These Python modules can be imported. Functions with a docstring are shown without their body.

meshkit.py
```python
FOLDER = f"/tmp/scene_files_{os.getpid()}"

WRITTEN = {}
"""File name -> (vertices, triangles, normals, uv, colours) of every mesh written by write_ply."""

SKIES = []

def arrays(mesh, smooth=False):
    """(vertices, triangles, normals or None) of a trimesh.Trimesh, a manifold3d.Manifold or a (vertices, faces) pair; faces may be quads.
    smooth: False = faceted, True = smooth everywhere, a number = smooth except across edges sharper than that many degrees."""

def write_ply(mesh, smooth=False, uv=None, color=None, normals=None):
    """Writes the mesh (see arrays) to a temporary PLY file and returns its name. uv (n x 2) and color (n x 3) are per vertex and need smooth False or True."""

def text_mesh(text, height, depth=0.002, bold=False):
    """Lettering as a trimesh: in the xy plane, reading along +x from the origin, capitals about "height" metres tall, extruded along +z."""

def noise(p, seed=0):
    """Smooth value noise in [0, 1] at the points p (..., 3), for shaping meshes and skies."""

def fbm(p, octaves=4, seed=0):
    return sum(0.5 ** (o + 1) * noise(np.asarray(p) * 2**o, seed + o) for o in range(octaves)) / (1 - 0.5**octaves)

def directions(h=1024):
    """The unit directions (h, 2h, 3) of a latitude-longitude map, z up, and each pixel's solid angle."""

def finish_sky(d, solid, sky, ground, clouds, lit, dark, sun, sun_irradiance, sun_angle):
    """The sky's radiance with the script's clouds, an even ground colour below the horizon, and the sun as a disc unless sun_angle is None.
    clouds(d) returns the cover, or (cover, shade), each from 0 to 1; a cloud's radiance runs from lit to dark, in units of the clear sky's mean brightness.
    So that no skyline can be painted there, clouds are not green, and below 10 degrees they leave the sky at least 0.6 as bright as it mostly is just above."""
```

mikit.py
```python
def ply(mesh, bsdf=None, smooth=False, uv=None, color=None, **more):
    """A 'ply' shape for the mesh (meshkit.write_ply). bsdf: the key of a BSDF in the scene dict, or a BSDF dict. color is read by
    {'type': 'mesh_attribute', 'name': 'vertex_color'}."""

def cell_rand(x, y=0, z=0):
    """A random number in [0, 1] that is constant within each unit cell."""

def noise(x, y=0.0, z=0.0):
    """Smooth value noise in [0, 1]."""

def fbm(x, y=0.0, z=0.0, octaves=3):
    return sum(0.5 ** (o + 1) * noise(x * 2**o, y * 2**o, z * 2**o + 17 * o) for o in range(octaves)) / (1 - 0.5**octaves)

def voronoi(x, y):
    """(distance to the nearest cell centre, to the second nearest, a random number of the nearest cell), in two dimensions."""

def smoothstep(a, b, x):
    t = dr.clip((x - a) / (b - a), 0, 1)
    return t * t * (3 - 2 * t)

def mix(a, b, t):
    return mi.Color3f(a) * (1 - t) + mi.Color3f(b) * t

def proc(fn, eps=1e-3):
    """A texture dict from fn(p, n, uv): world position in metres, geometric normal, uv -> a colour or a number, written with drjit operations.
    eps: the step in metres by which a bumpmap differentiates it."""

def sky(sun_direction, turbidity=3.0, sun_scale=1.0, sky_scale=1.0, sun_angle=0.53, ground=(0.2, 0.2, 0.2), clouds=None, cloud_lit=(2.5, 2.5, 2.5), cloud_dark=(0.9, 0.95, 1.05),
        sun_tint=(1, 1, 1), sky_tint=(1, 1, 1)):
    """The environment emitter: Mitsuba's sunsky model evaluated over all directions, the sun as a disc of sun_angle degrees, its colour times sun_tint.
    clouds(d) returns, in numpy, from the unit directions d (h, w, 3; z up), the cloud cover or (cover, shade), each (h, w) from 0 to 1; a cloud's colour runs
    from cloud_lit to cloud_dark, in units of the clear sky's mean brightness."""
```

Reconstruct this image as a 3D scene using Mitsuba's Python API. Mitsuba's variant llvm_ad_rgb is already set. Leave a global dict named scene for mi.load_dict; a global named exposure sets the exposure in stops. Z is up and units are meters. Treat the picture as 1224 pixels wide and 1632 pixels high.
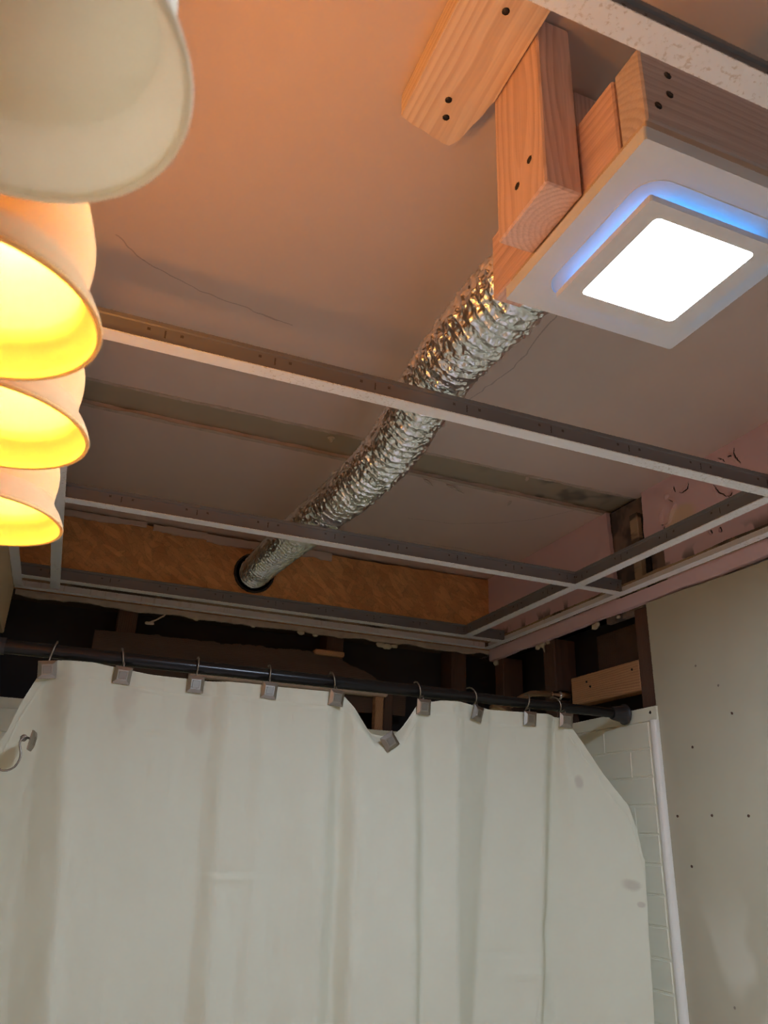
import math, random
import numpy as np
import trimesh, manifold3d
import shapely.geometry as sg
import drjit as dr
import mitsuba as mi
import mikit, meshkit
from mikit import noise, fbm, voronoi, smoothstep, mix, proc, cell_rand

T = mi.ScalarTransform4f
scene, labels = {}, {}
RNG = np.random.default_rng(7)
Z0 = 1.5            # eye height: all heights below are written relative to it

# ------------------------------------------------------------------ camera
F_PX = 1237.6
AX = np.array([[0.92681, -0.37395, 0.03431], [0.17509, 0.34951, -0.92043], [0.33221, 0.85907, 0.38941]])  # right, down, forward
M = np.eye(4)
M[:3, 0], M[:3, 1], M[:3, 2], M[:3, 3] = -AX[0], -AX[1], AX[2], [0, 0, Z0]
scene['camera'] = {'type': 'thinlens', 'fov': math.degrees(2 * math.atan(612 / F_PX)), 'fov_axis': 'x', 'to_world': T(M.tolist()),
                   'aperture_radius': 0.0011, 'focus_distance': 1.35, 'near_clip': 0.02, 'far_clip': 30.0}
exposure = 0.0
BULB = [255.0, 92.0, 14.0]      # warm vanity bulbs
LED = [242.0, 296.0, 380.0]       # cool white fan lamp
NIGHT = [0.22, 1.3, 3.4]          # blue ring behind the fan lamp
scene['glow_bulb'] = {'type': 'diffuse', 'reflectance': {'type': 'rgb', 'value': [.5, .5, .5]}}


# ------------------------------------------------------------------ materials
def col(*c):
    return {'type': 'rgb', 'value': list(c)}


def mat(name, color, rough=0.6, metal=0.0, spec=0.5, bump=None, bscale=1.0, **kw):
    b = {'type': 'principled', 'base_color': proc(color) if callable(color) else col(*color), 'roughness': proc(rough) if callable(rough) else rough, 'metallic': metal, 'specular': spec, **kw}
    if bump is not None:
        b = {'type': 'bumpmap', 'arbitrary': proc(bump), 'scale': bscale, 'bsdf': b}
    scene[name] = {'type': 'twosided', 'bsdf': b}


def seg_dist(x, y, pts):
    """distance in the plane to a polyline"""
    best = mi.Float(9)
    for (ax, ay), (bx, by) in zip(pts[:-1], pts[1:]):
        dx, dy = bx - ax, by - ay
        t = dr.clip(((x - ax) * dx + (y - ay) * dy) / (dx * dx + dy * dy), 0, 1)
        best = dr.minimum(best, dr.sqrt(dr.square(x - ax - t * dx) + dr.square(y - ay - t * dy)))
    return best


CEIL_CRACKS = [[(-.06, 1.04), (-.029, 1.072), (.03, 1.103), (.095, 1.123), (.163, 1.133), (.25, 1.15)], [(.667, .93), (.683, 1.096), (.66, 1.248)],
               [(.80, 1.885), (.934, 1.869), (1.04, 1.81), (1.125, 1.736), (1.19, 1.63)], [(.9, 2.05), (1.05, 2.04), (1.2, 2.06)]]


def ceiling_color(p, n, uv):
    a = fbm(p.x * 3, p.y * 3, 1.5)
    c = mix([.63, .50, .425], [.58, .46, .395], a)
    d = mi.Float(9)
    for k in CEIL_CRACKS:
        d = dr.minimum(d, seg_dist(p.x + .006 * (noise(p.x * 60, p.y * 60, 3) - .5), p.y + .006 * (noise(p.x * 60, p.y * 60, 9) - .5), k))
    return mix([.32, .23, .19], c, 0.45 + .55 * smoothstep(.0006, .0022, d))


mat('ceiling_paint', ceiling_color, .55, bump=lambda p, n, uv: fbm(p.x * 40, p.y * 40, 2.0), bscale=.0006)
mat('torn_paper', lambda p, n, uv: mix([.55, .45, .36], [.36, .28, .22], fbm(p.x * 60, p.y * 60, p.z * 60)), .9)


def lath_color(p, n, uv):
    g = fbm(p.x * 2.5, p.y * 9, 5.0)
    c = mix([.40, .32, .21], [.27, .25, .19], g)
    m = smoothstep(.5, .72, fbm(p.x * 14, p.y * 14, 3.0)) * smoothstep(.7, 1.15, p.x)
    return mix(c, [.09, .09, .08], m * .8)


mat('ceiling_lath', lath_color, .8)


def pink_color(p, n, uv):
    a = fbm(p.y * 4, p.z * 4, p.x * 4)
    c = mix([.74, .52, .53], [.66, .46, .47], a)
    e = dr.square((p.y - 1.33) / .055) + dr.square((p.z - Z0 - .735) / .03)
    c = mix(c, [.66, .50, .33], smoothstep(1.5, .5, e + 1.2 * (fbm(p.y * 25, p.z * 25, 3.0) - .5)) * .8)
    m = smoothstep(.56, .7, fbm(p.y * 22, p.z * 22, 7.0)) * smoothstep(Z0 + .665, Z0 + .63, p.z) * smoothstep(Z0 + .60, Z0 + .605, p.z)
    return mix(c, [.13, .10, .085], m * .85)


mat('pink_plaster', pink_color, .6, bump=lambda p, n, uv: fbm(p.y * 30, p.z * 30, 2.0), bscale=.0012)


def mold_color(p, n, uv):
    a = fbm(p.x * 9 + p.y * 9, p.z * 22, 4.0, octaves=4)
    c = mix([.42, .31, .19], [.32, .24, .16], fbm(p.x * 30, p.y * 30, p.z * 30))
    return mix(c, [.085, .065, .045], smoothstep(.5, .66, a))


mat('moldy_board', mold_color, .85)
mat('gap_backing', lambda p, n, uv: mix([.20, .15, .12], [.075, .065, .06], smoothstep(.35, .65, fbm(p.y * 28, p.z * 20, 6.0))), .9)


def drywall_color(p, n, uv):
    a = fbm(p.y * 5, p.z * 5, 1.0)
    c = mix([.455, .415, .30], [.41, .375, .27], a)
    b = smoothstep(.53, .66, fbm(p.y * 6 + 3, p.z * 5, 8.0)) * smoothstep(Z0 - .02, Z0 - .22, p.z)
    c = mix(c, [.58, .55, .44], b * .6)
    d, _, r = voronoi(p.y * 12, p.z * 12)
    c = mix([.20, .17, .13], c, dr.select(r > .955, smoothstep(.02, .045, d), 1.0))
    return c


mat('drywall', drywall_color, lambda p, n, uv: .62 - .3 * smoothstep(.5, .65, fbm(p.y * 6 + 3, p.z * 5, 8.0)), bump=lambda p, n, uv: fbm(p.y * 18, p.z * 18, 2.0, octaves=4), bscale=.002)
mat('tan_wall', lambda p, n, uv: mix([.55, .41, .25], [.48, .36, .22], fbm(p.y * 8, p.z * 8, 2.0)), .7)
mat('room_wall', [.78, .80, .83], .8)
mat('floor_vinyl', [.74, .77, .82], .5)
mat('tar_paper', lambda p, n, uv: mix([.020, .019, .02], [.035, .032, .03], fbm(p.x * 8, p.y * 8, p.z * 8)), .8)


def osb_color(p, n, uv):
    x, z = p.x, p.z
    tone = mi.Float(0)
    c = mi.Color3f(.58, .30, .12)
    for k, (ang, s) in enumerate([(.3, 1.0), (1.2, 1.1), (2.2, .9), (-.5, 1.3)]):
        u = (x * math.cos(ang) + z * math.sin(ang)) * 16 * s
        v = (-x * math.sin(ang) + z * math.cos(ang)) * 62 * s
        d, d2, r = voronoi(u + 13 * k, v)
        c = mix(c, mix([.56, .235, .08], [.86, .46, .19], r), dr.select(cell_rand(dr.floor(r * 1000), k) > .5, .6, .1))
        c = mix([.20, .09, .04], c, .75 + .25 * smoothstep(.0, .1, d2 - d))
    return c * (.8 + .35 * fbm(x * 5, z * 5, 1.0))


mat('osb', osb_color, .7)


def wood(axis, light, dark, late, pith, ring=.0045):
    def f(p, n, uv):
        a, u, v = {'x': (p.x, p.y, p.z), 'y': (p.y, p.x, p.z), 'z': (p.z, p.x, p.y)}[axis]
        w = .016 * (noise(a * 4, u * 14, v * 14) - .5) + .002 * (noise(a * 22, u * 60, v * 60) - .5)
        r = dr.sqrt(dr.square(u - pith[0]) + dr.square(v - pith[1])) + w
        k = r / ring
        fr = k - dr.floor(k)
        band = smoothstep(.25, .85, fr) * smoothstep(1.0, .9, fr)
        c = mix(light, dark, fbm(a * 4, u * 30, v * 30))
        c = mix(c, late, band * (.18 + .5 * noise(a * 3, u * 25, v * 25)))
        fib = noise(a * 30, u * 500, v * 500)
        return c * (.90 + .16 * fib)
    return f


mat('pine_y', wood('y', [.80, .63, .46], [.74, .56, .40], [.56, .36, .22], (.305, .775 + Z0), .0075), .55)
mat('fir_y', wood('y', [.76, .53, .46], [.69, .46, .39], [.46, .26, .20], (.50, .61 + Z0), .008), .55)
mat('fir_x_glare', wood('x', [.62, .53, .50], [.55, .47, .44], [.42, .32, .29], (.47, .58 + Z0), .008), .55)  # greyer than the other fir: lamp glare mixed into the wood colour
mat('fir_z', wood('z', [.74, .53, .46], [.68, .47, .40], [.50, .31, .24], (.40, .53), .006), .55)
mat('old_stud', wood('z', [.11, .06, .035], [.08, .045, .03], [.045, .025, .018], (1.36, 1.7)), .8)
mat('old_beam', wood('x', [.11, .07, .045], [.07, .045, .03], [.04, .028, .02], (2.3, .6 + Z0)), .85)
mat('old_block', wood('y', [.50, .27, .13], [.42, .22, .10], [.27, .13, .06], (1.36, .2 + Z0), .006), .7)


def tee_white(p, n, uv):
    c = mix([.82, .83, .84], [.77, .78, .79], fbm(p.x * 20, p.y * 20, 1.0))
    s = smoothstep(.62, .78, fbm(p.x * 330, p.y * 330, 3.0)) * smoothstep(.35, .6, noise(p.x * 9, p.y * 9, 4.0))
    return mix(c, [.45, .36, .27], s * .5)


def tee_web(p, n, uv):
    c = mix([.19, .20, .21], [.15, .16, .17], fbm(p.x * 12, p.y * 12, p.z * 40))
    u = p.x + p.y
    def hole(period, off, w, zc, h):
        a = (u + off) / period
        a = (a - dr.floor(a) - .5) * period
        return dr.maximum(dr.abs(a) / w, dr.abs(p.z - Z0 - zc) / h)
    d = dr.minimum(hole(.1524, .03, .0012, .619, .006), dr.minimum(hole(.1524, .052, .0022, .622, .0022), hole(.1524, .008, .0022, .622, .0022)))
    return mix([.075, .07, .065], c, smoothstep(.85, 1.15, d))


mat('tee_paint', tee_white, .45)
mat('tee_steel', tee_web, .42, metal=.25)
mat('foil', [.90, .89, .87], .19, metal=1.0)
mat('rod_black', [.006, .006, .006], .25, spec=.35)
mat('nickel', [.33, .305, .26], .36, metal=1.0)
mat('nickel_dark', [.25, .23, .195], .42, metal=1.0)
mat('black_plastic', [.015, .015, .016], .4)
mat('screw_black', [.02, .018, .018], .45, metal=.4)
mat('gap_dark', [.012, .010, .010], .9)
mat('fan_plastic', lambda p, n, uv: mix([.70, .72, .74], [.66, .68, .70], fbm(p.x * 9, p.y * 9, 2.0)), .42)
mat('plywood_edge', lambda p, n, uv: mix([.62, .49, .38], [.50, .38, .28], noise(p.x * 14, p.z * 300, p.y * 14)), .6)
mat('housing_steel', [.20, .20, .21], .5, metal=.6)
mat('surround', [.76, .74, .58], .22, spec=.5)
mat('surround_trim', [.74, .71, .62], .2, spec=.6)
mat('chrome', [.75, .72, .68], .15, metal=1.0)
mat('brass', [.45, .30, .17], .35, metal=.9)
mat('foam', lambda p, n, uv: mix([.62, .55, .42], [.44, .37, .27], fbm(p.x * 60, p.y * 60, p.z * 60)), .9)


def curtain_color(p, n, uv):
    c = mix([.765, .745, .58], [.74, .72, .555], fbm(p.x * 6, p.z * 3, 2.0))
    def spot(x, z, rx, rz, k, c, tone):
        e = dr.square((p.x - x) / rx) + dr.square((p.z - Z0 - z) / rz) + 1.1 * (fbm(p.x * 45, p.z * 45, k) - .5)
        return mix(c, tone, smoothstep(1.2, .0, e) * .4)
    c = spot(1.165, -.068, .022, .013, 1.0, c, [.36, .28, .20])
    c = spot(1.180, -.105, .008, .006, 3.0, c, [.36, .28, .20])
    c = spot(1.085, .135, .010, .016, 5.0, c, [.42, .35, .28])
    for x, k in ((-.02, 1.0), (.10, 2.0), (.24, 3.0)):
        c = spot(x, .225, .028, .06, k, c, [.60, .50, .38])
    return c


scene['curtain_vinyl'] = {'type': 'bumpmap', 'arbitrary': proc(lambda p, n, uv: fbm(p.x * 22, p.z * 7, 3.0, octaves=4)), 'scale': .0022,
                          'bsdf': {'type': 'principledthin', 'base_color': proc(curtain_color), 'roughness': .5, 'spec_trans': 0.0, 'diff_trans': 0.5, 'eta': 1.4}}
scene['glow_tinted_glass'] = {'type': 'principledthin', 'base_color': col(.69, .51, .26), 'roughness': .35, 'spec_trans': 0.0, 'diff_trans': 0.52, 'eta': 1.5}  # lit shades: the same frosted glass, bulb glow tinted into its colour
scene['glow_tinted_rim'] = {'type': 'principledthin', 'base_color': col(.95, .75, .36), 'roughness': .35, 'spec_trans': 0.0, 'diff_trans': 1.1, 'eta': 1.5}  # their rims, likewise coloured by the warm bulb glow
scene['frosted_glass'] = {'type': 'principledthin', 'base_color': col(.95, .87, .70), 'roughness': .35, 'spec_trans': 0.0, 'diff_trans': 0.80, 'eta': 1.5}


# ------------------------------------------------------------------ helpers
def cat(*ms):
    return trimesh.util.concatenate(ms)


def bx(x0, x1, y0, y1, z0, z1, ch=0.0):
    """box with chamfered edges"""
    if ch <= 0:
        return trimesh.creation.box(bounds=[[x0, y0, z0], [x1, y1, z1]])
    lo, hi = np.array([x0, y0, z0]), np.array([x1, y1, z1])
    pts = []
    for i in np.ndindex(2, 2, 2):
        for k in range(3):
            q = np.where(np.array(i) == 0, lo, hi).astype(float)
            for m in range(3):
                if m != k:
                    q[m] += ch if i[m] == 0 else -ch
            pts.append(q)
    return trimesh.convex.convex_hull(np.array(pts))


def prism(poly, h, to=None):
    m = trimesh.creation.extrude_polygon(poly if hasattr(poly, 'exterior') else sg.Polygon(poly), h, engine='earcut')
    if to is not None:
        m.apply_transform(to)
    return m


MAP_YZ = np.array([[0, 0, 1, 0], [1, 0, 0, 0], [0, 1, 0, 0], [0, 0, 0, 1.0]])   # local (x,y,z) -> world (Y,Z,X)
MAP_XZ = np.array([[1, 0, 0, 0], [0, 0, -1, 0], [0, 1, 0, 0], [0, 0, 0, 1.0]])  # local (x,y,z) -> world (X,Z,-Y)


def at(m, x=0, y=0, z=0):
    m = m.copy()
    m.apply_translation([x, y, z])
    return m


def prism_yz(poly, x0, x1):
    return at(prism(poly, x1 - x0, MAP_YZ), x=x0)


def prism_xz(poly, y0, y1):
    return at(prism(poly, y1 - y0, MAP_XZ), y=y1)


def tube(path, r, n=10, cap=True):
    """tube along a 3-D path; r a number or one per point"""
    P = np.asarray(path, float)
    r = np.broadcast_to(r, len(P)).astype(float)
    tg = np.gradient(P, axis=0)
    tg /= np.linalg.norm(tg, axis=1, keepdims=True)
    u = np.cross(tg[0], [0.31, 0.2, 0.93])
    U = []
    for t_ in tg:
        u = u - t_ * (u @ t_)
        u /= np.linalg.norm(u)
        U.append(u)
    U = np.array(U)
    V = np.cross(tg, U)
    a = np.arange(n) * 2 * np.pi / n
    v = (P[:, None] + r[:, None, None] * (np.cos(a)[None, :, None] * U[:, None] + np.sin(a)[None, :, None] * V[:, None])).reshape(-1, 3)
    f = []
    for i in range(len(P) - 1):
        for j in range(n):
            q, w, s, t_ = i * n + j, i * n + (j + 1) % n, (i + 1) * n + (j + 1) % n, (i + 1) * n + j
            f += [[q, w, s], [q, s, t_]]
    if cap:
        v = np.vstack([v, P[:1], P[-1:]])
        c0, c1 = len(v) - 2, len(v) - 1
        e = (len(P) - 1) * n
        f += [[c0, (j + 1) % n, j] for j in range(n)] + [[c1, e + j, e + (j + 1) % n] for j in range(n)]
    return trimesh.Trimesh(v, f, process=False)


def lathe(prof, n=48):
    """surface of revolution about z from (radius, height) pairs"""
    return trimesh.creation.revolve(np.array(prof, float), sections=n)


def cyl(p0, p1, r, n=16):
    return tube([p0, p1], r, n)


def lump(c, r, seed, squash=(1, 1, 1), sub=2):
    m = trimesh.creation.icosphere(subdivisions=sub, radius=1)
    k = .65 + .7 * meshkit.fbm(m.vertices * 1.6 + seed * 7.3, 3, seed)
    m.vertices = m.vertices * k[:, None] * r * np.array(squash) + np.array(c)
    return m


def numbered(key):
    if key not in scene and key not in labels:
        return key
    i = 1
    while f'{key}_{i:03d}' in scene or f'{key}_{i:03d}' in labels:
        i += 1
    return f'{key}_{i:03d}'


def thing(name, label, category, group=None):
    key = numbered(name)
    labels[key] = {'label': label, 'category': category}
    if group:
        labels[key]['group'] = group
    return key


def part(parent, name, mesh, bsdf, smooth=False, label=None, kind=None, **kw):
    key = numbered(f'{parent}__{name}')
    if isinstance(mesh, dict):
        scene[key] = mesh
    else:
        scene[key] = mikit.ply(at(mesh, z=Z0), bsdf, smooth, **kw)
    if label:
        labels.setdefault(key, {})['label'] = label
    if kind:
        labels.setdefault(key, {})['kind'] = kind
    return key


def moved(entry, x=0, y=0, z=0):
    return {**entry, 'to_world': T().translate([x, y, z])}


def single(name, mesh, bsdf, label, category, smooth=False, group=None):
    key = numbered(name)
    scene[key] = mikit.ply(at(mesh, z=Z0), bsdf, smooth)
    labels[key] = {'label': label, 'category': category}
    if group:
        labels[key]['group'] = group
    return key


def struct(name, label, mesh=None, bsdf=None, smooth=False):
    if mesh is not None:
        scene[name] = mikit.ply(at(mesh, z=Z0), bsdf, smooth)
    labels[name] = {'label': label, 'kind': 'structure'}
    return name


def ragged(a, b, n, amp, seed, freq=18.0):
    """points from a to b with a ragged offset across the line"""
    a, b = np.array(a, float), np.array(b, float)
    d = (b - a) / np.linalg.norm(b - a)
    nrm = np.array([-d[1], d[0]])
    t_ = np.linspace(0, 1, n)
    L = np.linalg.norm(b - a)
    q = np.stack([t_ * L * freq, np.full(n, seed * 3.7), np.zeros(n)], 1)
    o = (meshkit.fbm(q, 4, seed) - .5) * 2 * amp
    return [tuple(a + (b - a) * s + nrm * w) for s, w in zip(t_, o)]


# ------------------------------------------------------------------ the setting
XR, YB, XL = 1.274, 2.266, -0.195      # right wall, back wall, left wall
CZ, GZ = 0.85, 0.598                    # old ceiling, lowered grid
struct('floor', 'bathroom floor below the frame', bx(-.6, 1.5, -1.5, 2.5, -1.55, -1.5), 'floor_vinyl')
struct('wall_front', 'plain wall behind the viewer', bx(-.6, 1.5, -1.5, -1.45, -1.5, CZ), 'room_wall')

c = struct('ceiling', 'old painted ceiling above the open grid with a torn-out strip')
YS0, YS1 = 1.495, 1.612
front = [(-.5, -1.45), (XR + .03, -1.45)] + ragged((XR + .03, YS0), (-.5, YS0), 220, .006, 3)
part(c, 'drywall_panel', at(prism(front, .012), z=CZ), 'ceiling_paint')
back = ragged((-.5, YS1 - .004), (XR + .03, YS1 + .008), 220, .007, 5) + [(XR + .03, YB + .05), (-.5, YB + .05)]
part(c, 'drywall_panel', at(prism(back, .012), z=CZ), 'ceiling_paint')
part(c, 'lath_board', bx(-.5, XR + .03, 1.40, 1.70, CZ + .013, CZ + .03), 'ceiling_lath', label='exposed dark strip where a partition was torn out')
part(c, 'upper_deck', bx(-.6, 1.5, -1.5, 2.5, CZ + .032, CZ + .05), 'room_wall')
lip = ragged((-.4, YS0 - .004), (XR, YS0 - .003), 200, .004, 8) + ragged((XR, YS0 + .006), (-.4, YS0 + .007), 200, .006, 9, 30)
part(c, 'torn_paper_edge', at(prism(sg.Polygon(lip).buffer(0), .0015) if sg.Polygon(lip).buffer(0).geom_type == 'Polygon' else cat(*[prism(g, .0015) for g in sg.Polygon(lip).buffer(0).geoms]), z=CZ - .001), 'torn_paper')
lip = ragged((-.4, YS1 - .010), (XR, YS1 + .000), 200, .006, 18, 26) + ragged((XR, YS1 + .014), (-.4, YS1 + .004), 200, .004, 19)
g = sg.Polygon(lip).buffer(0)
part(c, 'torn_paper_edge', at(cat(*[prism(q, .0015) for q in getattr(g, 'geoms', [g])]), z=CZ - .001), 'torn_paper')
for i, (x, y, a, l) in enumerate([(.735, 1.628, .2, .03), (.80, 1.632, -.1, .05), (.96, 1.50, 1.2, .018), (.62, 1.605, -.3, .03), (1.0, 1.648, 1.5, .022)]):
    m = prism([(0, -.003), (l * .5, -.005), (l, 0), (l * .6, .004), (0, .003)], .001)
    m.apply_transform(trimesh.transformations.rotation_matrix(.35, [0, 1, 0]))
    m.apply_transform(trimesh.transformations.rotation_matrix(a, [0, 0, 1]))
    part(c, 'paper_curl', at(m, x, y, CZ - .002), 'torn_paper')
pl = cat(lathe([(.0, -.012), (.004, -.012), (.005, 0), (.0, 0)], 14), lathe([(0.0045, -.004), (.0085, -.003), (.0085, 0), (.0045, 0)], 18))
part(c, 'anchor_plug', at(pl, .458, 1.545, CZ + .013), 'foam', True, label='pale plastic anchor left in the torn-out strip')

# back wall
w = struct('wall_back', 'back wall of the shower alcove, sheathed above the grid and open below it')
osb = sg.Polygon([(-.46, .60), (XR, .60), (XR, CZ - .004)] + ragged((XR, CZ - .006), (-.46, CZ - .012), 120, .004, 31)).difference(sg.Point(.456, .742).buffer(.06, 24))
part(w, 'osb_panel', prism_xz(osb, YB, YB + .012), 'osb', label='orange-brown strand board with a round duct hole')
part(w, 'ledger_strip', bx(-.30, XR, YB - .010, YB, .601, .642, .002), 'moldy_board')
for i, (x0, x1, z0, z1) in enumerate([(.14, .30, .822, .845), (.30, .52, .815, .842), (.53, .70, .82, .846), (-.2, .12, .829, .846)]):
    pg = ragged((x0, z0), (x1, z0), 40, .009, 40 + i, 26) + ragged((x1, z1), (x0, z1), 40, .003, 50 + i, 30)
    part(w, 'broken_plaster', prism_xz(sg.Polygon(pg).buffer(0), YB - .008, YB - .001), 'ceiling_paint')
low = ragged((-.19, .581), (XR, .583), 260, .009, 61, 16) + [(XR, .5975), (-.19, .5975)]
part(w, 'plaster_edge', prism_xz(sg.Polygon(low).buffer(0), YB + .001, YB + .013), 'torn_paper')
part(w, 'sheathing', bx(-.5, 1.45, 2.40, 2.42, -1.5, .60), 'tar_paper')
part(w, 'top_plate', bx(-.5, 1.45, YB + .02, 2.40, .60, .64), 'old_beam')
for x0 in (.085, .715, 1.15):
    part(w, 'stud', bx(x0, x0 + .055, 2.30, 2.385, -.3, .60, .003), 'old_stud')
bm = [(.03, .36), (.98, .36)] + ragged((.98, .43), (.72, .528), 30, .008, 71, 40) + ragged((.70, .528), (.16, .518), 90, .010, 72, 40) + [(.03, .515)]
part(w, 'header_beam', prism_xz(sg.Polygon(bm).buffer(0), 2.285, 2.30), 'old_beam', label='dark brown beam with ragged top')
part(w, 'brick_scrap', bx(.67, .765, 2.27, 2.30, .519, .535, .003), 'old_block')
part(w, 'wood_rail', bx(.30, .905, 2.25, 2.28, .408, .424, .003), 'plywood_edge')
part(w, 'wood_post', bx(.868, .895, 2.255, 2.285, .25, .408, .003), 'old_block')
part(w, 'wood_post', bx(.900, .93, 2.265, 2.30, .25, .43, .003), 'old_stud')
part(w, 'stud_scrap', bx(.70, .83, 2.30, 2.33, .28, .40, .004), 'old_block')
for i, (x, z, r) in enumerate([(.62, .566, .010), (.665, .563, .007), (.885, .560, .013), (.905, .557, .014), (.93, .561, .010), (.30, .566, .007), (.47, .566, .006)]):
    part(w, 'plaster_lump', lump((x, YB + .004, z + .012), r * .8, i, (1.5, .8, .8)), 'foam', True)
tw = cat(tube([(.165, 2.275, .548), (.19, 2.27, .562), (.21, 2.275, .578), (.222, 2.28, .60)], .0022, 6), bx(.160, .185, 2.27, 2.278, .546, .554, .002))
part(w, 'loose_cable', tw, 'plywood_edge', True)

# right wall
w = struct('wall_right', 'right wall: pink peeling plaster above the grid, patched drywall below')
G0, G1 = 1.458, 1.604
pf = [(-1.45, GZ), (-1.45, CZ), (G0, CZ)] + ragged((G0, CZ), (G0 + .007, .705), 60, .004, 81, 30) + ragged((G0 + .007, .705), (G0 - .05, .713), 20, .003, 82, 30) + [(1.40, .70), (1.40, GZ)]
part(w, 'plaster_panel', prism_yz(sg.Polygon(pf).buffer(0), XR, XR + .012), 'pink_plaster')
pb = [(YB + .012, GZ), (YB + .012, CZ)] + ragged((G1, CZ), (G1 - .012, GZ), 60, .003, 83, 20)
part(w, 'plaster_panel', prism_yz(sg.Polygon(pb).buffer(0), XR, XR + .012), 'pink_plaster')
part(w, 'gap_backing', bx(XR + .016, XR + .03, 1.36, 1.66, .55, CZ), 'gap_backing', label='grey moldy strip where the partition stood')
part(w, 'gap_slat', bx(XR - .002, XR + .014, 1.482, 1.512, .60, .805, .002), 'moldy_board')
part(w, 'gap_slit', bx(XR + .010, XR + .0155, 1.463, 1.480, .60, .80), 'gap_dark')
part(w, 'outer_skin', bx(XR + .032, XR + .045, -1.5, 1.45, -1.5, CZ), 'room_wall')
part(w, 'plenum_skin', bx(XR + .032, XR + .045, 1.45, 2.42, .60, CZ), 'room_wall')
lg = [(-1.0, .601), (YB - .01, .601), (YB - .01, .628)] + ragged((YB - .01, .628), (-1.0, .626), 200, .004, 84, 12)
part(w, 'ledger_strip', prism_yz(sg.Polygon(lg).buffer(0), XR - .010, XR), 'moldy_board')
ls = [(-1.0, .597), (-1.0, .570)] + ragged((-1.0, .571), (YB, .562), 160, .004, 85, 12) + [(YB, .597)]
part(w, 'plaster_strip', prism_yz(sg.Polygon(ls).buffer(0), XR - .002, XR + .012), 'pink_plaster')
dw = [(-1.45, -1.5), (1.482, -1.5)] + [(1.482, .556)] + ragged((1.482, .559), (-1.45, .557), 200, .005, 86, 9)
part(w, 'drywall_sheet', prism_yz(sg.Polygon(dw).buffer(0), XR, XR + .012), 'drywall', label='grey patched drywall with nail marks')
for i, (y, z) in enumerate([(1.256, .267), (1.422, -.028), (1.347, .071), (1.25, .069), (1.449, .071), (1.38, .21), (1.10, .33)]):
    part(w, 'nail_head', cyl((XR - .0012, y, z), (XR + .002, y, z), .0028, 10), 'old_stud')
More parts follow.
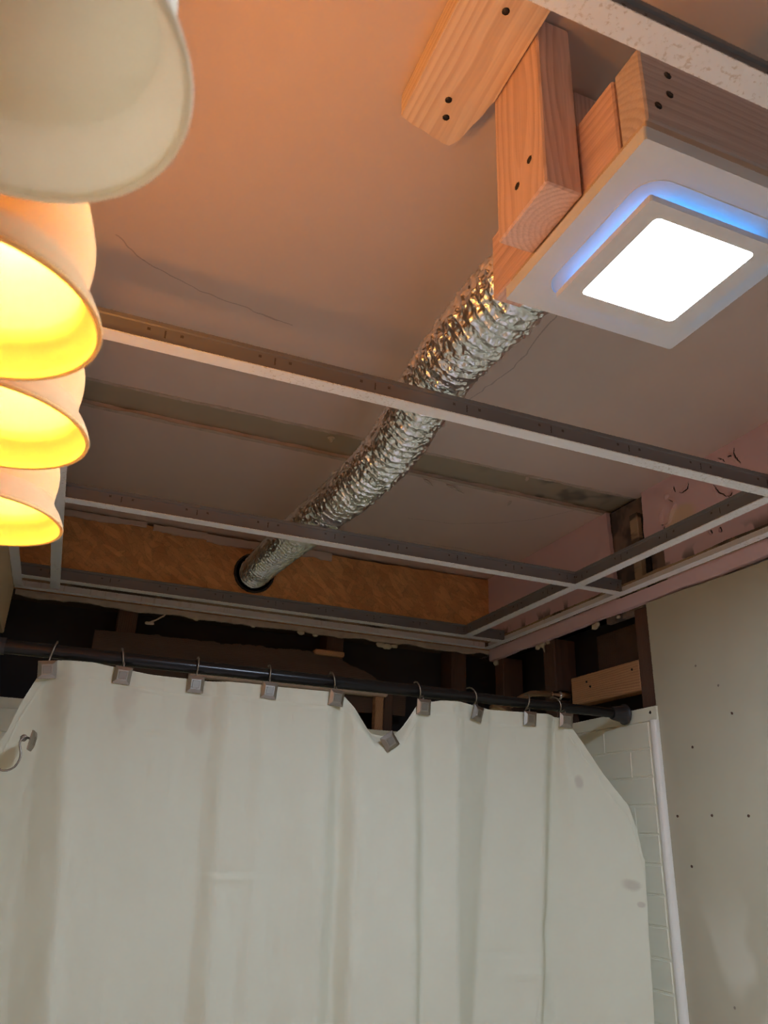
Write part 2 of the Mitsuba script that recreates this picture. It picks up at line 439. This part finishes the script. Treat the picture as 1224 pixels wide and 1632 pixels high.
part(w, 'sheathing', bx(1.40, 1.42, 1.45, 2.42, -1.5, .60), 'tar_paper')
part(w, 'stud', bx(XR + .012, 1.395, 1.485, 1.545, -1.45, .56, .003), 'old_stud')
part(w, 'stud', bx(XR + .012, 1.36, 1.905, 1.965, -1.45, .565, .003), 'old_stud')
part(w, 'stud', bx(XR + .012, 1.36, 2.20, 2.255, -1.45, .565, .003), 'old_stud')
part(w, 'backing_board', bx(1.36, 1.375, 1.55, 1.80, .425, .555), 'old_beam')
part(w, 'blocking_board', bx(XR + .016, XR + .055, 1.548, 1.838, .36, .436, .003), 'old_block', label='orange wood blocking between the studs')
for y, z in ((1.575, .415), (1.765, .415), (1.75, .40)):
    part(w, 'nail_head', cyl((XR + .0145, y, z), (XR + .02, y, z), .003, 10), 'screw_black')
for i, (y, z, r) in enumerate([(1.70, .552, .009), (1.69, .556, .007), (1.96, .556, .009), (1.985, .553, .008), (1.93, .557, .006), (1.60, .555, .005), (2.24, .553, .009)]):
    part(w, 'plaster_lump', lump((XR + .008, y, z), r, 20 + i, (.8, 1.4, .9)), 'foam', True)
part(w, 'wire_stub', tube([(XR + .01, 1.955, .556), (XR + .006, 1.95, .545), (XR + .004, 1.943, .53)], [.003, .0035, .0015], 8), 'foam', True)
FL = [[(1.293, .813), (1.298, .797), (1.313, .793), (1.326, .798)], [(1.343, .82), (1.341, .804)], [(1.219, .773), (1.208, .75), (1.191, .733), (1.18, .725)],
      [(1.169, .734), (1.18, .728)], [(1.389, .734), (1.399, .743), (1.397, .762), (1.388, .776)], [(1.389, .734), (1.374, .733), (1.363, .749), (1.346, .773), (1.351, .786), (1.364, .794)],
      [(1.389, .734), (1.391, .718)], [(1.375, .802), (1.365, .809)], [(1.455, .725), (1.446, .718), (1.415, .721), (1.397, .715)], [(1.147, .835), (1.151, .818), (1.135, .786)],
      [(1.151, .818), (1.168, .822)], [(1.196, .829), (1.177, .813)], [(1.245, .672), (1.244, .66)], [(1.218, .669), (1.215, .654)]]
for pts in FL:
    q = np.array(pts)
    L = np.r_[0, np.cumsum(np.hypot(*np.diff(q, axis=0).T))]
    s = np.linspace(0, L[-1], 14)
    q = np.stack([np.interp(s, L, q[:, 0]), np.interp(s, L, q[:, 1])], 1) + (RNG.random((14, 2)) - .5) * .003
    tg = np.gradient(q, axis=0)
    nn = np.stack([-tg[:, 1], tg[:, 0]], 1) / np.linalg.norm(tg, axis=1, keepdims=True)
    env = np.sin(np.linspace(.15, np.pi - .15, 14))[:, None]
    a, b = q + nn * .0002, q + nn * .009 * env            # lifted lip and where it meets the wall
    V = np.vstack([np.c_[np.full(14, XR - .0006) - .0040 * env[:, 0], a], np.c_[np.full(14, XR + .0005), b], np.c_[np.full(14, XR + .0005), q]])
    Fc = []
    for i in range(13):
        Fc += [[i, i + 1, 14 + i + 1], [i, 14 + i + 1, 14 + i], [i, 28 + i, 28 + i + 1], [i, 28 + i + 1, i + 1]]
    part(w, 'paint_flake', trimesh.Trimesh(V, Fc, process=False), 'pink_plaster')
    part(w, 'paint_crack', tube(np.c_[np.full(14, XR + .0004), q - nn * .0012], .0013 * env[:, 0] + .0004, 6), 'gap_dark')

# left wall
w = struct('wall_left', 'left wall carrying the vanity light')
part(w, 'drywall_sheet', bx(XL - .10, XL, -1.45, 1.48, -1.5, GZ), 'tan_wall')
part(w, 'upper_strip', bx(XL - .10, XL, 1.48, YB - .004, .472, GZ, .002), 'tan_wall')
part(w, 'sheathing', bx(XL - .16, XL - .11, 1.40, 2.42, -1.5, .50), 'tar_paper')
part(w, 'plenum_side', bx(-.50, -.46, -1.45, 2.42, GZ - .2, CZ), 'tan_wall')
part(w, 'plenum_shelf', bx(-.50, XL - .10, -1.45, 2.42, GZ - .05, GZ - .01), 'tan_wall')

# ------------------------------------------------------------------ the lowered ceiling grid
def tee(name, axis, a0, a1, b, label, cat_='ceiling grid bar', z=GZ):
    """an inverted T bar along x (axis 0) or y (axis 1); b is the middle of its flange"""
    fl = sg.Polygon([(-.0122, 0), (.0122, 0), (.0122, .0012), (.0118, .0022), (-.0118, .0022), (-.0122, .0012)])
    wb = sg.Polygon([(-.0011, .0022), (.0011, .0022), (.0011, .030), (-.0011, .030)])
    hd = sg.Polygon([(-.0011, .030), (-.0032, .0315), (-.0032, .037), (-.0022, .038), (.0022, .038), (.0032, .037), (.0032, .0315), (.0011, .030)])
    key = thing(name, label, cat_)
    for nm, pg, mt in (('flange', fl, 'tee_paint'), ('web', wb, 'tee_steel'), ('top_bead', hd, 'tee_steel')):
        m = at(prism_yz(pg, a0, a1), y=b) if axis == 0 else at(prism_xz(pg, a0, a1), x=b)
        part(key, nm, at(m, z=z), mt)
    return key


tee('main_tee', 0, XL - .02, 1.262, .3215, 'speckled off-white grid bar nearest overhead, crossing above the fan', 'ceiling grid bar')
tee('main_tee', 0, XL - .02, 1.262, .929, 'stained off-white grid bar passing just under the foil duct near the fan')
tee('main_tee', 0, XL - .02, 1.256, 1.546, 'white grid bar under the thin far half of the duct, crossing the right cross bar')
tee('main_tee', 0, XL - .02, 1.256, 2.137, 'white grid bar running along the strand board at the far wall')
RCX, LCX = 1.1185, -.0905
for y0, y1, lab in ((.335, .915, 'white cross bar by the right wall, between the two bars nearest the fan'), (.944, 2.123, 'long white cross bar by the pink peeling wall, ending at the far bar')):
    tee('cross_tee', 1, y0, y1, RCX, lab)
tee('cross_tee', 1, .944, 2.205, LCX, 'white cross bar behind the lit glass shades at left, bent over the far bar', z=GZ - .0026)


def angle(key_label, pg, lo, hi, axis, off):
    key = thing('wall_angle', key_label, 'ceiling edge trim')
    m = at(prism_yz(pg[0], lo, hi), y=off) if axis == 0 else at(prism_xz(pg[0], lo, hi), x=off)
    part(key, 'flange', at(m, z=GZ), 'tee_paint')
    m = at(prism_yz(pg[1], lo, hi), y=off) if axis == 0 else at(prism_xz(pg[1], lo, hi), x=off)
    part(key, 'upright', at(m, z=GZ), 'tee_paint')


neg = (sg.box(-.0225, -.0002, -.0003, .0012), sg.box(-.0016, .0012, -.0003, .022))
pos = (sg.box(.0003, -.0002, .0225, .0012), sg.box(.0003, .0012, .0016, .022))
angle('white edge trim along the far wall under the strand board', neg, XL + .002, 1.25, 0, YB - .0105)
angle('white edge trim along the right wall above the drywall', neg, -1.0, YB - .012, 1, XR - .0105)
angle('white edge trim along the tan left wall beside the last glass shade', pos, -1.0, YB - .036, 1, XL)

# ------------------------------------------------------------------ wooden framing round the fan
def board(name, mesh, m, label, screws=(), axis='x', side=-1):
    key = thing(name, label, 'wood board')
    part(key, 'timber', mesh, m)
    for x, y, z in screws:
        d = {'x': (side, 0, 0), 'y': (0, side, 0), 'z': (0, 0, side)}[axis]
        p = np.array([x, y, z])
        d = np.array(d) * .0006
        ring = cyl(p - d * 4, p + d, .0042, 14)
        part(key, 'screw', ring, 'screw_black', True)
    return key


e = [(.249, .20), (.343, .20), (.343, .566)] + ragged((.343, .566), (.330, .640), 12, .003, 91, 60) + [(.322, .652), (.312, .652)] + ragged((.306, .650), (.262, .640), 8, .002, 92, 80) + [(.249, .636)]
A = prism(sg.Polygon(e), .034)
board('timber_block', at(A, z=.813), 'pine_y', 'pale pine board screwed flat to the ceiling with a broken end', [(.300, .473, .813), (.292, .593, .813), (.300, .616, .813)], 'z')
board('timber_block', bx(.345, .3885, .484, .578, .603, .846, .002), 'fir_z', 'upright pinkish stud hung from the ceiling with end grain showing', [(.345, .510, .658), (.345, .535, .645)], 'x')
board('timber_block', bx(.392, .430, .4295, .672, .6095, .706, .002), 'fir_y', 'reddish board on edge along the left side of the fan')
board('timber_block', bx(.392, .80, .390, .4265, .6095, .7045, .002), 'fir_x_glare', 'shaded board on edge along the near side of the fan', [(.424, .390, .681), (.423, .390, .655), (.407, .390, .633)], 'y')
board('timber_block', bx(.436, .474, .545, .632, .7085, .846, .002), 'fir_z', 'short stud end behind the reddish board')

# ------------------------------------------------------------------ exhaust fan with lamp
FX0, FX1, FY0, FY1 = .385, .622, .388, .632
def rrect(x0, x1, y0, y1, r):
    return sg.box(x0 + r, y0 + r, x1 - r, y1 - r).buffer(r, 6) if r > 0 else sg.box(x0, y0, x1, y1)


fan = thing('exhaust_fan', 'square off-white bathroom exhaust fan with a bright lit lamp panel', 'exhaust fan')
cx, cy = .505, .5095
outer, rec = rrect(FX0, FX1, FY0, FY1, .003), rrect(.413, .597, .418, .601, .028)
ring = outer.difference(rec)
cv = [at(prism(ring, .016), z=.580), at(prism(rec, .013), z=.5818)]
sl = []
for k in range(6):        # sloped wall of the dish
    pass
part(fan, 'cover', cat(*cv), 'fan_plastic', 25)
# soft lip round the dish
rim = np.array(rec.exterior.coords)
rim = np.c_[rim, np.full(len(rim), .5802)]
part(fan, 'dish_lip', tube(np.vstack([rim, rim[1:2]]), .0009, 8, False), 'fan_plastic', True)
part(fan, 'mounting_plate', bx(.390, .64, .3905, .628, .5965, .6085, .001), 'plywood_edge')
part(fan, 'housing', bx(.445, .60, .445, .62, .607, .69, .004), 'housing_steel')
px0, px1, py0, py1 = .423, .587, .430, .589
pan = rrect(px0, px1, py0, py1, .003)
win = rrect(.4426, .5666, .4454, .5695, .006)
lp = part(fan, 'lamp_frame', cat(at(prism(pan.difference(win), .0075), z=.562), at(prism(pan, .002), z=.5675)), 'fan_plastic', 25)
k = numbered(fan + '__lamp_lens')
lens = trimesh.Trimesh(*(lambda m: (m.vertices, m.faces))(at(prism(win, .002), z=.5632)), process=False)
scene[k] = mikit.ply(at(lens, z=Z0), 'glow_bulb')
scene[k]['emitter'] = {'type': 'area', 'radiance': col(*LED)}
labels[k] = {'label': 'glowing white rounded square lens'}
ped = rrect(.436, .574, .443, .576, .01)
part(fan, 'pedestal', at(prism(ped.buffer(-.003), .018), z=.5695), 'fan_plastic', 25)
gl = ped.difference(ped.buffer(-.0025))
k = numbered(fan + '__glow_ring')
scene[k] = mikit.ply(at(at(prism(gl, .010), z=.572), z=Z0), 'glow_bulb')
scene[k]['emitter'] = {'type': 'area', 'radiance': col(*NIGHT)}
labels[k] = {'label': 'blue glowing ring behind the lamp panel'}

# ------------------------------------------------------------------ foil duct
CP = np.array([(.450, .660, .672), (.448, .74, .676), (.455, .90, .690), (.466, 1.02, .6945), (.489, 1.22, .695), (.485, 1.40, .692), (.472, 1.56, .693), (.464, 1.72, .702), (.459, 1.95, .721), (.456, 2.262, .742)])
from scipy.interpolate import CubicSpline
S = np.r_[0, np.cumsum(np.linalg.norm(np.diff(CP, axis=0), axis=1))]
cs = CubicSpline(S, CP)
NS, NA = 1600, 200
s = np.linspace(0, S[-1], NS)
P, TG = cs(s), cs(s, 1)
TG /= np.linalg.norm(TG, axis=1, keepdims=True)
U = np.cross(TG, [0, 0, 1.0]); U /= np.linalg.norm(U, axis=1, keepdims=True)
Vv = np.cross(U, TG)
a = np.arange(NA) * 2 * np.pi / NA
SS, AA = np.meshgrid(s, a, indexing='ij')
R0 = .0505 + .0035 * np.interp(s, [0, .5, .8, 1.0, 1.3, S[-1]], [1, .9, .8, .2, -.1, -.4])
ph = SS / .0215 - AA / (2 * np.pi)
q = np.stack([SS * 1.0, .05 * np.cos(AA), .05 * np.sin(AA)], -1)
ph = ph + .55 * (meshkit.fbm(q * 26, 3, 4) - .5) * np.interp(SS, [0, .8, 1.1, S[-1]], [1.9, 1.6, .7, .4])
corr = np.abs(np.sin(np.pi * ph)) ** .75
crump = meshkit.fbm(q * 75, 3, 11) - .5 + .55 * (np.abs(meshkit.noise(q * 150, 31) - .5) - .25)
big = meshkit.fbm(q * 9, 2, 21) - .5
kc = np.interp(SS, [0, .7, .95, 1.2, S[-1]], [1.25, 1.25, 1.0, .7, .5])
R = R0[:, None] - np.interp(SS, [0, .8, 1.1, S[-1]], [.0036, .0034, .0060, .0085]) * corr + .0065 * kc * crump + .006 * big * kc
R = R - .008 * np.exp(-((SS - .905) / .012) ** 2) * np.clip(-np.sin(AA), 0, 1)
V = P[:, None] + R[..., None] * (np.cos(AA)[..., None] * U[:, None] + np.sin(AA)[..., None] * Vv[:, None])
idx = np.arange(NS * NA).reshape(NS, NA)
q0, q1 = idx[:-1], idx[1:]
Fq = np.stack([q0, np.roll(q0, -1, 1), np.roll(q1, -1, 1), q1], -1).reshape(-1, 4)
Fq = np.vstack([Fq[:, [0, 1, 2]], Fq[:, [0, 2, 3]]])
single('foil_duct', trimesh.Trimesh(V.reshape(-1, 3), Fq, process=False), 'foil', 'crinkled silver foil duct running from the fan to the far wall hole', 'air duct', True)
col_ = lathe([(.0565, -.003), (.0625, -.003), (.0632, 0), (.0625, .003), (.058, .003), (.058, .05), (.0565, .05), (.0565, -.003)], 64)
col_.apply_transform(trimesh.transformations.rotation_matrix(-np.pi / 2, [1, 0, 0]))
single('duct_collar', at(col_, .456, YB - .003, .742), 'black_plastic', 'black round collar where the foil duct enters the strand board', 'duct collar', 30)
single('duct_start_collar', tube([(.449, .650, .672), (.448, .70, .674)], .0525, 40, False), 'housing_steel', 'metal outlet collar of the fan inside the duct end', 'duct collar', True) if False else None

# ------------------------------------------------------------------ shower alcove panels
TROWS = [.2775 - .0615 * k for k in range(13)]
def tile_mesh():
    return bx(0, .006, 0, .1935, -.0590, 0, .0012)


sr = thing('shower_surround', 'white moulded brick-pattern shower panel on the right side of the alcove', 'shower panel')
part(sr, 'sheet', bx(1.267, 1.2738, 1.50, 2.25, -1.3, .279), 'surround')
fp = [(1.478, .280), (2.24, .280), (2.24, .305), (1.478, .3115)]
part(sr, 'nailing_flange', prism_yz(fp, 1.2685, 1.2738), 'surround')
part(sr, 'flange_screw', cyl((1.2675, 1.498, .2985), (1.2695, 1.498, .2985), .0035, 12), 'screw_black')
tl = mikit.ply(at(tile_mesh(), z=Z0), 'surround')
for r, z in enumerate(TROWS):
    y = 1.508 if r % 2 else 1.508
    first = 1.676 if r % 2 == 0 else 1.579
    if first - .196 < 1.5:
        m = bx(0, .006, 1.506, first - .0035, -.0582, 0, .0018)
        part(sr, 'tile', mikit.ply(at(m, x=1.2655, z=z + Z0), 'surround'), 'surround')
    for j in range(3):
        yy = first + .196 * j
        if yy + .196 < 2.26:
            part(sr, 'tile', moved(tl, 1.2655, yy, z), None)
qr = [(0, 0)] + [(-.0125 * math.sin(t_), .0235 * (1 - math.cos(t_)) + 0) for t_ in np.linspace(0, np.pi / 2, 8)]
qr = sg.Polygon([(0, -.013)] + [(-.013 * math.cos(t_), .013 * math.sin(t_)) for t_ in np.linspace(-np.pi / 2, np.pi / 2, 14)] + [(0, .013)])
tr = thing('edge_trim', 'rounded white plastic strip down the front edge of the shower panel', 'trim strip')
part(tr, 'strip', at(prism(qr, 1.58), XR - .0005, 1.4905, -1.30), 'surround_trim', 40)
bs = thing('shower_surround', 'white moulded shower panel across the back of the alcove, seen left of the curtain', 'shower panel')
part(bs, 'sheet', bx(XL + .004, 1.262, 2.232, 2.245, -1.3, .279), 'surround')
part(bs, 'nailing_flange', bx(XL + .004, 1.262, 2.238, 2.245, .279, .305), 'surround')
part(bs, 'side_sheet', bx(XL - .006, XL - .001, 1.485, 2.232, -1.3, .30), 'surround')
for j in range(3):
    for r in range(3):
        part(bs, 'tile', mikit.ply(at(bx(0, .19, 2.2275, 2.2335, -.0582, 0, .0015), XL + .012 + .196 * j + (.098 if r % 2 else 0), 0, TROWS[r] + Z0), 'surround'), None)

sh = thing('shower_spray', 'brass shower arm and spray behind the black rod at right', 'shower')
part(sh, 'escutcheon', cat(cyl((1.245, 1.87, .392), (1.27, 1.87, .3915), .011, 20), cyl((1.27, 1.87, .3915), (1.30, 1.87, .392), .016, 20)), 'chrome', 30)
part(sh, 'arm', tube([(1.30, 1.87, .392), (1.22, 1.87, .392), (1.18, 1.87, .388), (1.15, 1.87, .375), (1.125, 1.87, .358), (1.105, 1.87, .345)], .0085, 12), 'brass', True)
hd = lathe([(0, .0), (.035, 0), (.04, .006), (.032, .02), (.014, .032), (.012, .045), (0, .045)], 28)
hd.apply_transform(trimesh.transformations.rotation_matrix(.6, [0, 1, 0]))
part(sh, 'head', at(hd, 1.082, 1.87, .318), 'brass', 40)

# ------------------------------------------------------------------ curtain rod, hooks, curtain
RY, RZ = 1.580, .306
rod = thing('curtain_rod', 'glossy black tension rod across the shower opening', 'curtain rod')
part(rod, 'outer_tube', cyl((-.145, RY, RZ), (.80, RY, RZ - .0005), .0132, 28), 'rod_black', 40)
part(rod, 'inner_tube', cyl((.80, RY, RZ - .0005), (1.235, RY, RZ - .003), .0112, 28), 'rod_black', 40)
part(rod, 'sleeve', cyl((-.178, RY, RZ), (-.128, RY, RZ), .0158, 28), 'black_plastic', 40)
fl = lathe([(0, 0), (.024, 0), (.025, .004), (.020, .010), (.017, .030), (.0145, .040), (0, .040)], 32)
m = fl.copy(); m.apply_transform(trimesh.transformations.rotation_matrix(-np.pi / 2, [0, 1, 0]))
part(rod, 'end_cup', at(m, 1.2615, RY, RZ - .003), 'black_plastic', 40)
m = fl.copy(); m.apply_transform(trimesh.transformations.rotation_matrix(np.pi / 2, [0, 1, 0]))
part(rod, 'end_cup', at(m, XL, RY, RZ), 'black_plastic', 40)

TAB = np.array([(-.16, -.12, .03), (-.045, -.006, .018), (.004, .06, -.010), (.045, .071, -.005), (.152, .181, .004), (.262, .279, .014), (.292, .309, -.004), (.345, .362, .003), (.362, .380, -.003), (.407, .426, .002),
                (.499, .513, -.008), (.532, .542, .016), (.557, .568, -.012), (.615, .625, -.012), (.686, .698, -.022), (.711, .714, .0), (.785, .785, -.024), (.879, .839, .012), (1.015, .975, -.014),
                (1.042, .994, .014), (1.060, 1.073, -.020), (1.135, 1.11, -.050), (1.19, 1.165, -.075), (1.206, 1.183, -.085)])
TOP = np.array([(-.19, .03), (-.15, .085), (-.105, .155), (-.086, .211), (-.062, .262), (-.048, .283), (-.037, .288), (.03, .2905), (.084, .285), (.135, .280), (.244, .279), (.332, .282), (.424, .281), (.52, .281), (.535, .278), (.575, .235),
                (.600, .208), (.642, .202), (.660, .22), (.688, .262), (.700, .276), (.752, .286), (.798, .287), (.877, .280), (1.042, .281), (1.066, .272), (1.076, .258), (1.127, .179), (1.188, .088), (1.201, .031), (1.208, -.02)])
NU, NV = 760, 240
tt = np.linspace(0, len(TAB) - 1, 6000)
xm_all = np.interp(tt, np.arange(len(TAB)), TAB[:, 0])
u = np.interp(np.linspace(TAB[0, 0], TAB[-1, 0], NU), xm_all, tt)
xm, xb, dd = (np.interp(u, np.arange(len(TAB)), TAB[:, k]) for k in range(3))
from scipy.ndimage import gaussian_filter1d
dd = gaussian_filter1d(dd, 3.5, mode='nearest')
xb = gaussian_filter1d(xb, 3.0, mode='nearest')
slope = (xm - xb) / .47
xt = xm + slope * .10
zt = gaussian_filter1d(np.interp(xt, TOP[:, 0], TOP[:, 1]), 1.2, mode='nearest')
vv = np.linspace(0, 1, NV) ** 1.25
Zc = zt[:, None] + (-1.33 - zt[:, None]) * vv[None]
Xc = xm[:, None] + slope[:, None] * np.clip(Zc - .17, -.8, .2)
sc = np.interp(Zc, [-1.3, -.3, .1, .24, .30], [1.5, 1.15, 1.0, .85, .6])
Yc = 1.565 + dd[:, None] * sc
q = np.stack([Xc * 7, Zc * 2.2, np.zeros_like(Xc)], -1)
Yc += (meshkit.fbm(q, 3, 2) - .5) * .020 * np.interp(Zc, [.1, .28], [1, .3])
q = np.stack([Xc * 26, Zc * 9, np.zeros_like(Xc) + 3], -1)
Yc += (meshkit.fbm(q, 3, 5) - .5) * .0055
for (x, z, rx, rz, h) in [(.335, -.063, .05, .0035, .004), (.335, -.072, .05, .004, -.004), (.20, .085, .012, .045, -.004), (.155, .17, .02, .004, .004), (.90, -.20, .05, .006, .004), (.95, -.24, .06, .005, -.004), (1.0, -.16, .02, .03, .006), (.80, .09, .03, .008, .003), (.62, .10, .02, .015, .003)]:
    Yc += h * np.exp(-((Xc - x) / rx) ** 2 - ((Zc - z) / rz) ** 2)
# the hem leans back round the unhooked dip
dip = np.exp(-((xt - .61) / .055) ** 2)
Yc += (dip[:, None] * .032) * np.exp(-((zt[:, None] - Zc) / .016) ** 2)
Yc -= .0012 * np.exp(-((zt[:, None] - Zc - .030) / .002) ** 2)
idx = np.arange(NU * NV).reshape(NU, NV)
Fq = np.stack([idx[:-1, :-1], idx[1:, :-1], idx[1:, 1:], idx[:-1, 1:]], -1).reshape(-1, 4)[:, ::-1]
Fq = np.vstack([Fq[:, [0, 1, 2]], Fq[:, [0, 2, 3]]])
Vc = np.stack([Xc, Yc, Zc], -1).reshape(-1, 3)
single('shower_curtain', trimesh.Trimesh(Vc, Fq, process=False), 'curtain_vinyl', 'creased white vinyl shower curtain hanging from the black rod with one unhooked dip', 'shower curtain', 50)


def curtain_y(x, z):
    i = np.argmin(np.abs(xm + slope * (z - .17) - x))
    j = np.argmin(np.abs(Zc[i] - z))
    return Yc[i, j]


def medallion():
    h = .0162
    a0 = [(-h, 0, -h), (h, 0, -h), (h, 0, h), (-h, 0, h)]
    a1 = [(-h, -.0025, -h), (h, -.0025, -h), (h, -.0025, h), (-h, -.0025, h)]
    k = .0095
    a2 = [(-k, -.0062, -k), (k, -.0062, -k), (k, -.0062, k), (-k, -.0062, k)]
    base = trimesh.convex.convex_hull(np.array(a0 + a1 + a2))
    return base, cat(bx(-.0072, .0072, -.0072, -.0055, -.0072, .0072, .0006))


MB, MP = medallion()
HK = [(-.049, .269, -.13, 0), (.084, .272, .06, 0), (.223, .270, 0, 0), (.369, .271, .05, 0), (.511, .269, .06, .1), (.630, .190, -.62, 0), (.708, .268, 0, 0), (.840, .266, .20, .35), (.975, .266, .02, 0), (1.062, .268, .04, -.15)]
ORD = ['first', 'second', 'third', 'fourth', 'fifth', 'sixth', 'seventh', 'eighth', 'ninth', 'tenth']
for i, (x, z, roll, yaw) in enumerate(HK):
    lab = f'square nickel curtain hook on the black rod, {ORD[i]} from the left'
    if i == 5:
        lab = 'tilted square nickel hook hanging loose in the dip of the curtain'
    key = thing('curtain_hook', lab, 'curtain hook', 'square curtain hooks')
    y = min(curtain_y(x + a_, z + b_) for a_ in (-.015, 0, .015) for b_ in (-.012, 0, .008)) - .0035
    rot = trimesh.transformations.rotation_matrix(yaw, [0, 0, 1]) @ trimesh.transformations.rotation_matrix(roll, [0, 1, 0]) @ trimesh.transformations.rotation_matrix(.13 if i != 5 else .05, [1, 0, 0])
    b, p_ = MB.copy(), MP.copy()
    b.apply_transform(rot); p_.apply_transform(rot)
    part(key, 'medallion', at(b, x, y, z), 'nickel')
    part(key, 'medallion_centre', at(p_, x, y, z), 'nickel_dark')
    dx = .004 * (1 if i in (0, 8) else -1) * (0 if i in (2, 3) else 1)
    if i != 5:
        ang = np.linspace(-2.2, 1.9, 26)
        arc = [(x + dx * (1 + math.sin(t_)) + (.006 if i in (7, 9) else 0) * math.cos(t_), RY - .0188 * math.cos(t_), RZ + .0005 + .0188 * math.sin(t_)) for t_ in ang[6:]]
        path = [(x, y + .003, z + .006), (x, y + .001, z + .016), (x + dx * .2, y + .000, z + .024)] + arc
        path = [path[0], path[1]] + [q_ for q_ in path[2:] if q_[2] > z + .022 or q_[1] > RY]
    else:
        path = [(x, y + .004, z + .004)] + [(x + .012 * math.sin(t_), y + .012 + .014 * (1 - math.cos(t_)), z + .012 * math.cos(t_)) for t_ in np.linspace(.3, 2.6, 12)]
    part(key, 'wire', tube(path, .0017, 8), 'nickel', True)
key = thing('curtain_hook', 'stray nickel hook dangling at the left edge of the curtain', 'curtain hook', 'square curtain hooks')
y0 = 1.508
b, p_ = MB.copy(), MP.copy()
rot = trimesh.transformations.rotation_matrix(.10, [0, 1, 0]) @ trimesh.transformations.rotation_matrix(1.42, [0, 0, 1])
b.apply_transform(rot); p_.apply_transform(rot)
part(key, 'medallion', at(b, -.0505, y0 + .012, .138), 'nickel')
part(key, 'medallion_centre', at(p_, -.0505, y0 + .012, .138), 'nickel_dark')
pts = [(-.053, y0 + .012, .141), (-.060, y0, .141), (-.066, y0 - .004, .136), (-.066, y0 - .004, .128), (-.062, y0 - .004, .116), (-.062, y0 - .004, .104), (-.068, y0 - .004, .092), (-.079, y0 - .004, .086), (-.090, y0 - .004, .088), (-.098, y0 - .004, .098), (-.099, y0 - .004, .112), (-.098, y0 - .004, .118)]
sp = CubicSpline(np.arange(len(pts)), np.array(pts))(np.linspace(0, len(pts) - 1, 60))
part(key, 'wire', tube(sp, .0018, 8), 'nickel', True)
part(key, 'grommet', at(lathe([(.0022, 0), (.006, .0), (.0055, .002), (.0022, .002)], 18).apply_transform(trimesh.transformations.rotation_matrix(np.pi / 2, [1, 0, 0])), -.0625, y0 + .006, .141), 'nickel_dark', True)

# ------------------------------------------------------------------ vanity light
vl = thing('vanity_light', 'wall vanity light with four frosted bell glass shades, the nearest unlit', 'vanity light')
part(vl, 'back_plate', bx(XL, XL + .018, .10, .85, .375, .455, .006), 'nickel_dark')
prof = [(.0675, 0), (.0668, .004), (.0625, .013), (.0572, .021), (.0553, .027), (.0556, .034), (.0563, .043), (.0556, .053), (.0534, .062), (.0485, .078), (.0440, .089), (.0405, .098), (.0385, .106), (.0380, .112)]
from scipy.interpolate import PchipInterpolator
tq = np.linspace(0, 1, len(prof))
pc = PchipInterpolator(tq, np.array(prof))(np.linspace(0, 1, 70))
pin = pc.copy()
pin[:, 0] -= .0026
shell = lathe(np.vstack([pc, pin[::-1], pc[:1]]), 96)
lipm = trimesh.creation.torus(.0662, .0015, 96, 12)
lipm.apply_translation([0, 0, .0012])
bulb = lathe([(0, 0), (.010, .0015), (.019, .007), (.0245, .016), (.026, .027), (.0235, .038), (.018, .048), (.0135, .058), (.0125, .066), (0, .066)], 36)
SHD = [(-.064, .219, .2385), (-.0855, .384, .242), (-.087, .549, .256), (-.100, .714, .245)]
for i, (x, y, z) in enumerate(SHD):
    g = part(vl, 'shade', at(shell, x, y, z), 'glow_tinted_glass' if i else 'frosted_glass', True, label='unlit pale frosted glass bell shade' if i == 0 else None)
    part(g, 'rim', at(lipm, x, y, z), 'glow_tinted_rim' if i else 'frosted_glass', True)
    part(vl, 'socket', at(lathe([(0, .116), (.0165, .116), (.0205, .121), (.0205, .150), (.012, .165), (0, .165)], 32), x, y, z), 'nickel_dark', 40)
    for q_ in (.6, 2.7, 4.8):
        part(vl, 'holder_prong', at(tube([(.0200 * math.cos(q_), .0200 * math.sin(q_), .136), (.030 * math.cos(q_), .030 * math.sin(q_), .128), (.0388 * math.cos(q_), .0388 * math.sin(q_), .111)], .0016, 8), x, y, z), 'nickel_dark', True)
    part(vl, 'arm', tube([(x, y, z + .155), (x, y, z + .172), (x - .012, y, z + .186), (x - .04, y, z + .186), (XL + .02, y, .415)], .0075, 14), 'nickel_dark', True)
    k = numbered(vl + '__bulb')
    scene[k] = mikit.ply(at(bulb, x, y, z + .056 + Z0), 'glow_bulb', True)
    if i:
        scene[k]['emitter'] = {'type': 'area', 'radiance': col(*BULB)}
    labels[k] = {'label': 'unlit bulb' if i == 0 else 'glowing warm bulb'}
